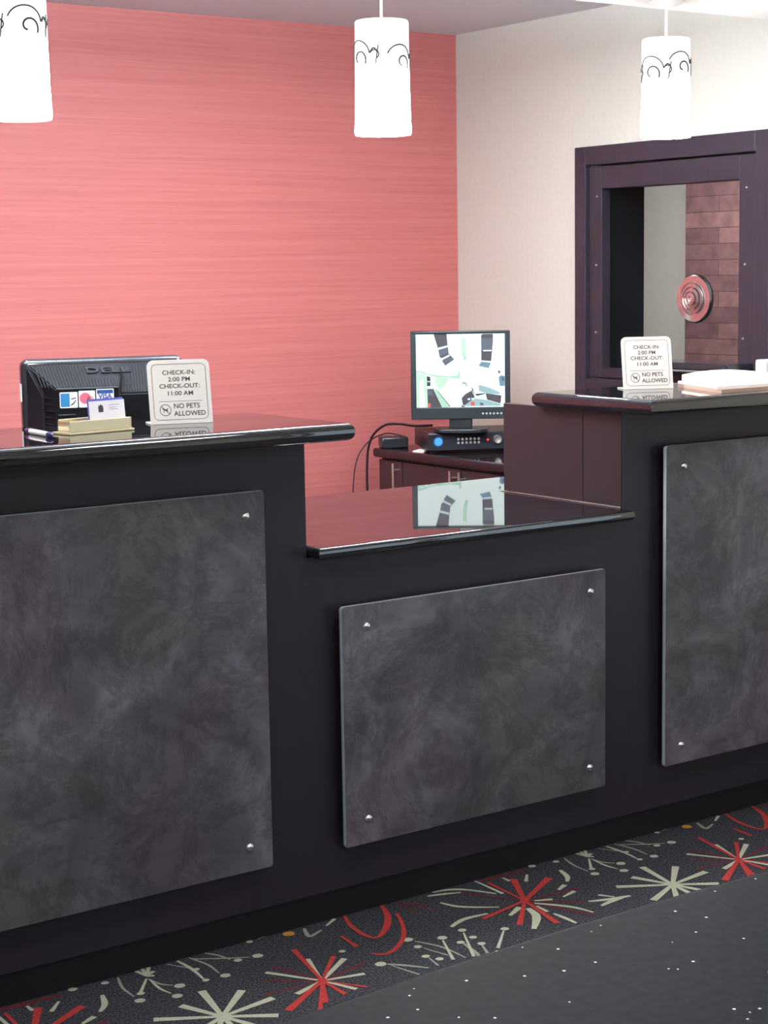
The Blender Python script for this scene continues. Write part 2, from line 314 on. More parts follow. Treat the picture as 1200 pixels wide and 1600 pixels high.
def floor():
    mats = [M_['c_base'], M_['c_b'], M_['c_g'], M_['c_r'], M_['c_d'], M_['c_o']]
    idx = dict(b=1, g=2, r=3, d=4, o=5); lift = dict(d=.0006, g=.0008, b=.0010, r=.0012, o=.0014)
    mb = MB(); mb.box(-2.5, 7.2, -2.5, 8.2, -.1, 0)
    bm = mb.bm; PX, PY = 1.245, .95
    def stroke(pts, w, c, n, ox, oy):
        z = lift[c]+n*1e-6
        if len(pts) > 2: pts = [(p.x, p.y) for p in spline([(a, b, 0) for a, b in pts], 4)]
        L = []; R = []
        for i, p in enumerate(pts):
            a = pts[max(i-1, 0)]; b = pts[min(i+1, len(pts)-1)]
            d = Vector((b[0]-a[0], b[1]-a[1])); d.normalize(); q = Vector((-d.y, d.x))
            t = i/(len(pts)-1); ww = w*(.75+.5*math.sin(math.pi*min(1, t*1.1))) if len(pts) > 2 else w*(.62+.5*t)
            L.append(bm.verts.new((p[0]+ox+q.x*ww/2, p[1]+oy+q.y*ww/2, z))); R.append(bm.verts.new((p[0]+ox-q.x*ww/2, p[1]+oy-q.y*ww/2, z)))
        for i in range(len(pts)-1):
            f = bm.faces.new((R[i], R[i+1], L[i+1], L[i])); f.material_index = idx[c]
    def disc(p, r, c, n, ox, oy):
        z = lift[c]+n*1e-6+.0001
        f = bm.faces.new([bm.verts.new((p[0]+ox+r*math.cos(a*math.pi/7)*(1+.08*math.sin(3*a+n)), p[1]+oy+r*.92*math.sin(a*math.pi/7), z)) for a in range(14)])
        f.material_index = idx[c]
    for iy in range(-4, 1):
        for ix in range(-3, 2):
            for n, (c, w, P) in enumerate(CARPET):
                pts = [(a/1000, b/1000) for a, b in P]; ox = ix*PX+(iy % 2)*.6*(iy != 0); oy = iy*PY
                if max(abs(p[0]+ox) for p in pts) > 3.7 or min(p[1]+oy for p in pts) < -2.4: continue
                if w < 0: disc(pts[0], -w*.00072, c, n, ox, oy)
                else: stroke(pts, w*(.00115 if c in 'rd' else .0018), c, n, ox, oy)
    o = mb.build('floor', mats)
    tag(o, 'charcoal lobby carpet with red and sage starbursts and dots', kind='structure')
floor()

struct('wall_back', MB().box(-2.5, XW+.21, YW, YW+.12, 0, 2.7), M_['red'], 'red grasscloth wall behind the reception desk')
# side wall with the teller window opening
OY0, OY1, OZ0, OZ1 = 4.150, 4.990, 1.06, 1.845
mb = MB()
mb.box(XW, XW+.21, OY1, YW, 0, 2.7); mb.box(XW, XW+.21, 1.5, OY0, 0, 2.7); mb.box(XW, XW+.21, -2.5, -1.1, 0, 2.7); mb.box(XW, XW+.21, -1.1, 1.5, 2.15, 2.7)
mb.box(XW, XW+.21, OY0, OY1, OZ1, 2.7); mb.box(XW, XW+.21, OY0, OY1, 0, OZ0)
struct('wall_right', mb, M_['beige'], 'beige painted wall right of the red wall')
struct('wall_left', MB().box(-2.62, -2.5, -2.5, YW+.12, 0, 2.7), M_['beige'])
struct('wall_front', MB().box(-2.5, XW, -2.62, -2.5, 0, 2.7), M_['beige'])
mb = MB(); mb.box(-2.5, XW+.21, 3.42, YW+.12, ZC, 2.7)
struct('ceiling', mb, M_['ceil'], 'pale grey ceiling over the office side')
struct('ceiling_lobby', MB().box(-2.5, XW, -2.5, 2.6, 2.6, 2.7), M_['white'])
struct('trim_soffit', MB().box(-2.5, XW, 2.6, 3.42, 2.132, 2.7), M_['white'], 'white dropped soffit the pendant lamps hang from')
def added_entrance_door():  # unseen doors added as an opening for the cool fill light
    t = thing('door_added', 'added glass entrance doors in the unseen lobby side wall', None, (XW+.05, .2, 0), kind='structure')
    for s_ in (-1, 1):
        m = MB(); y0, y1 = (.005, 1.295) if s_ > 0 else (-1.295, -.005)
        m.box(-.02, .02, y0, y0+.07, 0, 2.15); m.box(-.02, .02, y1-.07, y1, 0, 2.15); m.box(-.02, .02, y0, y1, 0, .2); m.box(-.02, .02, y0, y1, 2.06, 2.15)
        d = m.build('door_leaf', M_['steel'], t)
        m = MB(); m.box(-.004, .004, y0+.07, y1-.07, .2, 2.06); m.build('pane', M_['glass'], d)
        m = MB(); m.tube([(-.06, s_*.05, .85), (-.06, s_*.05, 1.25)], .012, 10); m.build('handle', M_['steel'], d)
added_entrance_door()
struct('wall_outside', MB().box(5.6, 5.7, -2.5, 3.0, 0, 2.7), M_['grey'])
# vestibule seen through the window
struct('wall_vestibule', MB().box(6.45, 6.55, 3.2, 8.2, 0, 2.6), M_['grey'], 'greige wall strip seen through the teller window')
struct('wall_stone', MB().box(6.2, 6.45, 3.2, 6.2, 0, 2.6), M_['stone'], 'brown stone clad wall seen through the teller window')
struct('ceiling_vestibule', MB().box(XW+.21, 6.55, 3.2, 8.2, 2.4, 2.5), M_['white'])
mb = MB(); mb.box(XW+.21, 6.55, 3.1, 3.2, 0, 2.5); mb.box(XW+.21, 6.55, 8.2, 8.3, 0, 2.5); mb.box(XW+.11, XW+.21, YW+.12, 8.2, 0, 2.5)
struct('wall_vestibule_side', mb, M_['grey'])

# ------------------------------------------------------------------ teller window
def teller_window():
    t = thing('window_1', 'dark plum framed teller window with a round metal speaking grille', None, (XW, 4.57, 0), 0, kind='structure')
    ox, oy = XW, 4.57
    def L(mb): mb.bm.transform(Matrix.Translation((-ox, -oy, 0))); return mb
    # outer casing (ring of four boards)
    def ring(mb, y0, y1, z0, z1, a0, a1, b0, b1, x0, x1, bev):
        mb.box(x0, x1, y0, a0, z0, z1, bev); mb.box(x0, x1, a1, y1, z0, z1, bev)
        mb.box(x0, x1, a0, a1, b1, z1, bev); mb.box(x0, x1, a0, a1, z0, b0, bev)
    mb = MB(); ring(mb, 4.085, 5.050, .96, 1.914, 4.150, 4.990, 1.06, 1.845, XW-.028, XW+.002, .003)
    L(mb).build('casing', M_['frame'], t)
    mb = MB(); ring(mb, 4.154, 4.984, 1.064, 1.840, 4.232, 4.915, 1.10, 1.757, XW-.014, XW+.030, .003)
    stop = L(mb).build('stop_frame', M_['frame'], t)
    mb = MB(); ring(mb, 4.152, 4.988, 1.062, 1.843, 4.222, 4.925, 1.09, 1.767, XW+.036, XW+.21, 0)
    L(mb).build('jamb', M_['jamb'], t)
    for k, (y, z) in enumerate(((4.941, 1.731), (4.944, 1.480), (4.947, 1.232), (4.199, 1.729), (4.203, 1.474), (4.208, 1.224))):
        m = MB(); m.lathe([(0, .004), (.003, .003), (.0045, 0)], 12, Matrix.Translation((XW-.014, y, z)) @ Matrix.Rotation(-math.pi/2, 4, 'Y'))
        L(m).build('screw', M_['steel'], stop)
    m = MB(); m.box(XW+.031, XW+.036, 4.20, 4.945, 1.075, 1.79); L(m).build('glass_pane', M_['glass'], t)
    # sill shelf
    m = MB(); m.box(XW-.15, XW+.012, 4.151, 4.60, 1.118, 1.143, .006, 3); L(m).build('sill_shelf', M_['blkg'], t)
    # speaking grille
    R = Matrix.Translation((XW+.031, 4.475, 1.357)) @ Matrix.Rotation(-math.pi/2, 4, 'Y')
    m = MB()
    prof = [(.081, .004), (.082, .010), (.080, .014), (.060, .018), (.057, .017), (.056, .011), (.054, .011), (.053, .021), (.043, .024), (.041, .022), (.040, .014),
            (.038, .014), (.037, .025), (.027, .028), (.025, .026), (.024, .018), (.022, .018), (.021, .029), (.010, .031), (.009, .026), (.006, .026), (.004, .031), (0, .031)]
    m.lathe(prof, 48, R); g = L(m).build('speaking_grille', M_['cork'], t, smooth=25)
    m = MB(); m.lathe([(0, .001), (.086, .001), (.086, .004), (0, .004)], 48, R)
    L(m).build('backing_ring', M_['blk'], g)
teller_window()

# ------------------------------------------------------------------ reception desk cabinets
def cabinet(name_label, x0, x1, z1, yb, panel, screws, side=None):
    t = thing('desk_cabinet', name_label, 'reception desk', ((x0+x1)/2, 3.2, 0), 0, 'reception desk cabinets')
    cx = (x0+x1)/2
    m = MB(); m.box(x0-cx, x1-cx, 0, yb-3.2, .09, z1); m.build('carcass', M_['lam'], t)
    m = MB(); m.box(x0-cx, x1-cx, .055, yb-3.2-.03, 0, .09); m.build('toe_kick', M_['toe'], t)
    px0, px1, pz0, pz1 = panel
    m = MB(); m.prism(rrect(px1-px0, pz1-pz0, .008), -.006, .006, .0022, 2, Matrix.Translation(((px0+px1)/2-cx, -.029, (pz0+pz1)/2)) @ FRONT)
    for f in m.bm.faces:
        f.material_index = 0 if (f.normal.y < -.9 or f.normal.y > .9) else 1
    p = m.build('acrylic_panel', [M_['panel'], M_['edge']], t); tag(p, 'frosted grey mottled panel')
    for sx_, sz in screws:
        m = MB(); m.lathe([(0, .0065), (.004, .0062), (.0075, .0045), (.0095, .0015), (.010, 0), (.0085, -.001), (.0085, -.0)], 20, Matrix.Translation((sx_-cx, -.035, sz)) @ Matrix.Rotation(math.pi/2, 4, 'X'))
        m.lathe([(.007, 0), (.007, -.034)], 16, Matrix.Translation((sx_-cx, -.035, sz)) @ Matrix.Rotation(math.pi/2, 4, 'X'))
        m.build('standoff_screw', M_['chrome'], p, smooth=40)
    if side:
        m = MB(); m.box(x0-.003-cx, x0+.001-cx, .001, .140, .88, z1, .0006, 1); m.box(x0-.003-cx, x0+.001-cx, .1425, side-3.2, .88, z1, .0006, 1)
        m.box(x0+.0006-cx, x0+.016-cx, yb-3.2+.001, side-3.2, .0, z1)
        m.build('side_panel', M_['lam2'], t)
        m = MB(); m.tube([(x0-.005-cx, .002, .8805), (x0-.005-cx, side-3.2, .8805)], .0016, 6)
        m.build('caulk_bead', M_['steel'], t)
    return t
cabinet('tall dark reception desk cabinet at left under the sign and card holder', .20, 2.0565, 1.116, 3.465,
        (.72, 1.931, .193, 1.016), [(.77, .965), (.77, .247), (1.884, .965), (1.873, .248)])
cabinet('low dark middle cabinet of the reception desk with the small square panel', 2.0565, 2.987, .853, 3.85,
        (2.122, 2.901, .193, .741), [(2.188, .691), (2.184, .251), (2.851, .690), (2.848, .250)])
cabinet('tall dark reception desk cabinet at right with the brown side panel', 2.987, 4.490, 1.116, 3.46,
        (3.104, 4.36, .205, 1.027), [(3.165, .973), (3.161, .254), (4.30, .973), (4.30, .254)], side=3.657)

def worktop(label, pts, z0, z1, bev, base):
    m = MB(); m.prism([(x-base[0], y-base[1]) for x, y in pts], 0, z1-z0, bev, 5)
    o = m.build('worktop', M_['top'], smooth=35, loc=(base[0], base[1], z0))
    tag(o, label, 'worktop', 'black stone worktops of the reception desk')
ZT = 1.155
worktop('black polished worktop at left carrying the pen, card holder and sign', [(.15, 3.06), (2.095, 3.06), (2.095, 3.49), (.15, 3.49)], ZT-.038, ZT, .0165, (1.1, 3.27))
worktop('black polished worktop at right carrying the white papers', [(2.950, 3.06), (4.49, 3.06), (4.49, 3.50), (2.950, 3.50)], ZT-.038, ZT, .0165, (3.7, 3.27))
worktop('low black polished worktop reflecting the security screen', [(2.057, 3.15), (2.983, 3.15), (2.983, 3.662), (3.60, 3.662), (3.60, 3.93), (.25, 3.93), (.25, 3.468), (2.057, 3.468)], .854, .879, .010, (2.5, 3.5))

# near counter
def near_counter():
    t = thing('side_counter', 'speckled charcoal granite counter with a curved edge in the foreground', 'counter', (.8, .8, 0))
    f = lambda x: 1.129-.13*(x-1.02)**2
    xs = [-.9+.1*i for i in range(34)]
    out = [(x, f(x)) for x in xs]; inn = [(x, f(x)-.64) for x in reversed(xs)]
    m = MB(); m.prism([(x-.8, y-.8) for x, y in out+inn], .862, .90, .017, 16)
    for q in m.bm.faces: q.material_index = 0 if abs(q.normal.z) > .97 else 1
    m.build('worktop', [M_['near'], M_['nearedge']], t, smooth=35)
    m = MB(); m.prism([(x-.8, y-.8) for x, y in [(x, f(x)-.06) for x in xs[1:-1]]+[(x, f(x)-.60) for x in reversed(xs[1:-1])]], 0, .862)
    m.build('carcass', M_['lam'], t)
near_counter()

# ------------------------------------------------------------------ pendant lamps
def scroll_curves(r, seed):
    rnd = random.Random(seed); C = []
    def on(th, z): return ((r+.0006)*math.cos(th), (r+.0006)*math.sin(th), z)
    for k in range(4):
        th0 = k*math.pi/2+rnd.uniform(-.2, .2); zc = .170+rnd.uniform(-.010, .012); R = rnd.uniform(.032, .040)
        C.append(([on(th0+R*math.cos(a)/r, zc+R*.9*math.sin(a)) for a in [math.radians(5+12*i) for i in range(14)]], .0017))
        R2 = R*.62
        C.append(([on(th0+.10+R2*(1-i*.05)*math.cos(math.radians(-30+20*i))/r, zc-.008+R2*(1-i*.05)*math.sin(math.radians(-30+20*i))) for i in range(15)], .0021))
        C.append(([on(th0+(R+.001+.016*i/6)/r, zc+.004+.010*math.sin(i*.5)) for i in range(7)], .0020))
        C.append(([on(th0+.95-.022*i, zc+.020-.006*i-.0006*i*i) for i in range(6)], .0015))
        C.append(([on(th0+.80+.010*math.cos(a)/r, zc+.010*math.sin(a)) for a in [math.radians(-60+30*i) for i in range(8)]], .0015))
    return C
def pendant(x, label, seed, top, bot):
    t = thing('pendant_lamp', label, 'lamp', (x, 3.30, 2.132), 0, 'white pendant lamps over the reception desk')
    H = top-bot; r = .062; zb = bot-2.132
    m = MB(); n = 40
    m.lathe([(0, H+.001), (r*.93, H+.0), (r*.965, H-.003), (r*.975, H-.04), (r*.98, H*.5), (r*1.0, .05), (r*1.03, .006), (r*1.0, 0), (0, .004)], n, Matrix.Translation((0, 0, zb)))
    sh = m.build('glass_shade', M_['shade'], t, smooth=50)
    m = MB()
    for pts, rr in scroll_curves(r*.978, seed): m.tube([(p[0], p[1], p[2]*H/.25) for p in pts], rr, 5)
    m.bm.transform(Matrix.Translation((0, 0, zb))); m.build('scroll_pattern', M_['scroll'], sh)
    m = MB(); m.tube([(0, 0, zb+H), (0, 0, -.012)], .0032, 8); m.build('cord', M_['cord'], t)
    m = MB(); m.lathe([(0, 0), (.045, 0), (.045, -.006), (.03, -.014), (.006, -.018), (0, -.018)], 24); m.build('ceiling_canopy', M_['wht'], t, smooth=40)
pendant(1.474, 'glowing white pendant lamp at far left above the card holder', 3, 2.022, 1.776)
pendant(2.350, 'glowing white pendant lamp hanging in front of the red wall', 11, 2.022, 1.773)
pendant(3.227, 'glowing white pendant lamp hanging in front of the teller window corner', 22, 2.036, 1.793)

# added fixtures out of view, housing the added area lights above
def added_hanging_light(p, label):
    t = thing('added_hanging_light', label, 'ceiling light', p, 0, 'added hanging office lights')
    m = MB(); m.box(-.56, .56, -.17, -.155, -.02, .035); m.box(-.56, .56, .155, .17, -.02, .035); m.box(-.56, -.545, -.155, .155, -.02, .035); m.box(.545, .56, -.155, .155, -.02, .035)
    m.box(-.545, .545, -.155, .155, .004, .010); m.build('housing', M_['white'], t)
    m = MB(); m.box(-.54, .54, -.15, .15, -.014, -.008); m.build('diffuser', M_['lens'], t)
    m = MB(); m.tube([(-.45, 0, .01), (-.45, 0, 2.41-p[2])], .003, 6); m.build('hanger_cable', M_['steel'], t)
    m = MB(); m.tube([(.45, 0, .01), (.45, 0, 2.41-p[2])], .003, 6); m.build('hanger_cable', M_['steel'], t)
def added_ceiling_light(p, sx, sy, label):
    t = thing('added_ceiling_light', label, 'ceiling light', (p[0], p[1], p[2]), 0, 'added recessed ceiling lights')
    m = MB(); w = .03
    m.box(-sx/2-w, sx/2+w, -sy/2-w, -sy/2, -.012, .01); m.box(-sx/2-w, sx/2+w, sy/2, sy/2+w, -.012, .01)
    m.box(-sx/2-w, -sx/2, -sy/2, sy/2, -.012, .01); m.box(sx/2, sx/2+w, -sy/2, sy/2, -.012, .01)
    m.build('frame', M_['white'], t)
    m = MB(); m.box(-sx/2, sx/2, -sy/2, sy/2, -.004, .006); m.build('diffuser', M_['lens'], t)
for p, l in zip(OFFICE, ('left added hanging light bar in the office, out of view', 'right added hanging light bar in the office, out of view')): added_hanging_light(p, l)
for p, l in zip(LOBBY, ('left added recessed lobby light, out of view', 'right added recessed lobby light, out of view')): added_ceiling_light(p, .9, .9, l)
for p, l in zip(CANS, ('left small added recessed light over the office, out of view', 'right small added recessed light over the office, out of view')): added_ceiling_light(p, .22, .22, l)
for p, l in zip(LOBBY2, ('left added ceiling light just before the desk, out of view', 'right added ceiling light just before the desk, out of view')): added_ceiling_light(p, .55, .55, l)
added_ceiling_light((5.35, 5.5, 2.395), .5, .5, 'added recessed ceiling light beyond the teller window, out of view')

# ------------------------------------------------------------------ check-in signs
def make_sign(label, loc, rz):
    t = thing('counter_sign', label, 'sign', loc, rz, 'check-in signs on the reception desk')
    W, H = .135, .137; tilt = math.radians(-11)
    M = Matrix.Rotation(tilt, 4, 'X')
    m = MB(); pts = rrect(W, H, .014)
    low = [(x, y) for x, y in pts if y > 0]+[(-W/2, -H/2), (W/2, -H/2)]
    m.prism(low, -.0015, .0015, .0004, 1, M @ Matrix.Translation((0, 0, H/2)) @ FRONT); pl = m.build('plate', M_['sign'], t)
    m = MB(); m.box(-W/2, W/2, .0, .055, 0, .003, .001, 1); m.build('foot', M_['sign'], t)
    m = MB(); F = M @ Matrix.Translation((0, -.0017, H/2)) @ FRONT
    o = rrect(W-.017, H-.017, .011); i_ = rrect(W-.0192, H-.0192, .0099)
    for k in range(len(o)):
        j = (k+1) % len(o); m.poly([(*o[k], 0), (*o[j], 0), (*i_[j], 0), (*i_[k], 0)])
    m.poly([(-.047, -.0205, 0), (.047, -.0205, 0), (.047, -.0197, 0), (-.047, -.0197, 0)])
    # no-dog roundel
    cx, cy, R = -.034, -.0385, .0125
    for k in range(32):
        a, b = 2*math.pi*k/32, 2*math.pi*(k+1)/32
        m.poly([(cx+R*math.cos(a), cy+R*math.sin(a), 0), (cx+R*math.cos(b), cy+R*math.sin(b), 0), (cx+(R-.0014)*math.cos(b), cy+(R-.0014)*math.sin(b), 0), (cx+(R-.0014)*math.cos(a), cy+(R-.0014)*math.sin(a), 0)])
    m.poly([(cx-.0095, cy+.0085, 0), (cx-.0085, cy+.0095, 0), (cx+.0095, cy-.0085, 0), (cx+.0085, cy-.0095, 0)])
    dog = [(-.007, .003), (-.0052, .0046), (-.0042, .0028), (-.001, .002), (.0034, .0024), (.0062, .0055), (.0066, .005), (.0046, .001), (.0048, -.003), (.0056, -.0062), (.0046, -.0062), (.0034, -.0025), (.0012, -.001), (-.002, -.001), (-.0034, -.0058), (-.0044, -.0058), (-.0036, 0), (-.0046, .001), (-.0066, .0018)]
    m.poly([(cx+x, cy+y, .0001) for x, y in dog])
    m.bm.transform(F); m.build('border_print', M_['ink'], pl)
    T = lambda x, y: F @ Matrix.Translation((x, y, .00015))
    for s, y in (('CHECK-IN:', .041), ('2:00 PM', .0265), ('CHECK-OUT:', .012), ('11:00 AM', -.0035)):
        text_obj(s, .0132, 0, M_['ink'], pl, T(0, y), offset=.0002, sx=1.12)
    text_obj('NO PETS', .0145, 0, M_['ink'], pl, T(-.016, -.031), offset=.00025, align='LEFT', sx=1.0)
    text_obj('ALLOWED', .0145, 0, M_['ink'], pl, T(-.016, -.047), offset=.00025, align='LEFT', sx=1.0)
    return t
s1 = make_sign('cream check-in sign on the left worktop beside the card holder', (1.819, 3.308, ZT), math.radians(-16))
s2 = copy_tree(s1); s2.location = (3.222, 3.353, ZT); s2.rotation_euler = (0, 0, math.radians(-26))
s2['label'] = 'cream check-in sign on the right worktop beside the white papers'

# ------------------------------------------------------------------ papers on the right worktop
def papers():
    t = thing('paper_stack', 'stack of white papers over tan card on the right worktop', 'papers', (3.45, 3.27, ZT))
    b = (3.45, 3.27)
    m = MB(); m.prism([(x-b[0], y-b[1]) for x, y in [(3.236, 3.108), (3.70, 3.085), (3.72, 3.40), (3.41, 3.435), (3.335, 3.36)]], 0, .009)
    m.build('card_backing', M_['kraft'], t)
    m = MB(); bm = m.bm; N = 12
    c00, c10, c11, c01 = Vector((3.235, 3.120)), Vector((3.70, 3.09)), Vector((3.72, 3.42)), Vector((3.42, 3.43))
    def P(u, v, z): 
        q = (c00*(1-u)+c10*u)*(1-v)+(c01*(1-u)+c11*u)*v; return (q.x-b[0], q.y-b[1], z)
    zf = lambda u, v: .0165+.013*math.sin(math.pi*min(1, .15+u*.85))*v**1.5+.003*v
    T = [[bm.verts.new(P(i/N, j/N, zf(i/N, j/N))) for j in range(N+1)] for i in range(N+1)]
    Bt = [[bm.verts.new(P(i/N, j/N, .0092)) for j in range(N+1)] for i in range(N+1)]
    for i in range(N):
        for j in range(N):
            bm.faces.new((T[i][j], T[i+1][j], T[i+1][j+1], T[i][j+1])); bm.faces.new((Bt[i][j], Bt[i][j+1], Bt[i+1][j+1], Bt[i+1][j]))
        bm.faces.new((Bt[i][0], Bt[i+1][0], T[i+1][0], T[i][0])); bm.faces.new((T[i][N], T[i+1][N], Bt[i+1][N], Bt[i][N]))
        bm.faces.new((Bt[0][i+1], Bt[0][i], T[0][i], T[0][i+1])); bm.faces.new((T[N][i+1], T[N][i], Bt[N][i], Bt[N][i+1]))
    m.build('sheets', M_['paper'], t, smooth=30)
papers()
m = MB(); m.box(-.03, .03, -.02, .02, 0, .05, .004, 2)
tag(m.build('paper_cup_holder', M_['wht'], loc=(3.79, 3.462, ZT)), 'small white box at the right edge behind the white papers', 'box')
bpy.data.objects['paper_cup_holder'].name = 'white_box'

# ------------------------------------------------------------------ card holder, cards, pen
def card_holder():
    hx, hy, rz = 1.590, 3.262, math.radians(9)
    t = thing('card_holder', 'smoky gold business card holder on the left worktop', 'card holder', (hx, hy, ZT), rz)
    m = MB(); m.box(-.080, .080, -.030, .032, 0, .005, .0015, 2); m.build('base', M_['gold'], t)
    m = MB(); m.box(-.074, .078, -.022, -.0195, .005, .027, .0008, 1); m.box(-.074, -.0715, -.022, .018, .005, .027); m.box(.0755, .078, -.022, .018, .005, .027)
    m.build('tray_wall', M_['gold'], t)
    m = MB(); m.box(-.074, .078, .0155, .018, .005, .030, .0008, 1); m.build('back_plate', M_['gold'], t)
    W = Matrix.Translation((hx, hy, ZT)) @ Matrix.Rotation(rz, 4, 'Z')
    labs = ['front white business card with a dark crest in the gold holder', 'blue backed business card right behind the front card', 'blue backed business card in the middle of the holder', 'rearmost blue backed business card in the gold holder']
    for k in range(4):
        q = W @ Vector((.026+.001*k, -.0155+.0032*k, .0085))
        o = bpy.data.objects.new('business_card', None)
        m = MB(); M = Matrix.Rotation(math.radians(-6), 4, 'X')
        m.box(-.043, .043, -.0012, .0012, 0, .055+.0012*k, .0, 1, M)
        o = m.build('business_card', M_['card'] if k == 0 else M_['cardb'], loc=q); o.rotation_euler = (0, 0, rz)
        tag(o, labs[k], 'business card', 'business cards in the gold holder')
        if k == 0:
            m = MB(); F = M @ Matrix.Translation((-.016, -.00135, .040)) @ FRONT
            m.poly([(x, y, 0) for x, y in [(-.006, -.008), (.006, -.008), (.0062, .001), (.0045, .0065), (.002, .0055), (0, .009), (-.002, .0055), (-.0045, .0065), (-.0062, .001)]])
            m.bm.transform(F); m.build('printed_crest', M_['ink'], o)
            m = MB()
            for a, b_, y in ((.004, .030, .004), (.004, .022, -.001), (.004, .026, -.005)): m.poly([(a, y, 0), (b_, y, 0), (b_, y+.0012, 0), (a, y+.0012, 0)])
            m.bm.transform(M @ Matrix.Translation((0, -.00135, .041)) @ FRONT); m.build('printed_lines', mat('grey_print', (.35, .35, .42), .7), o)
card_holder()
def pen():
    a, b = Vector((1.479, 3.345)), Vector((1.470, 3.195)); d = (b-a); L = d.length
    t = thing('ballpoint_pen', 'white ballpoint pen with navy ends lying on the left worktop', 'pen', ((a.x+b.x)/2, (a.y+b.y)/2, ZT), math.atan2(d.y, d.x))
    R = Matrix.Translation((0, 0, .0056)) @ Matrix.Rotation(math.pi/2, 4, 'Y')
    m = MB(); m.lathe([(0, -L/2+.025), (.0050, -L/2+.025), (.0054, 0), (.0052, L/2-.028), (0, L/2-.028)], 16, R); m.build('barrel', M_['wht'], t, smooth=40)
    m = MB(); m.lathe([(0, -L/2), (.0036, -L/2+.001), (.0054, -L/2+.008), (.0054, -L/2+.0252), (0, -L/2+.0252)], 16, R); m.build('cap', M_['navy'], t, smooth=40)
    m = MB(); m.lathe([(0, L/2-.0282), (.0054, L/2-.0282), (.0050, L/2-.014), (.0014, L/2-.002), (0, L/2)], 16, R); m.build('grip_tip', M_['navy'], t, smooth=40)
    m = MB(); m.box(-L/2+.02, -L/2+.055, -.001, .001, .0112, .0124); m.build('clip', M_['chrome'], t)
pen()

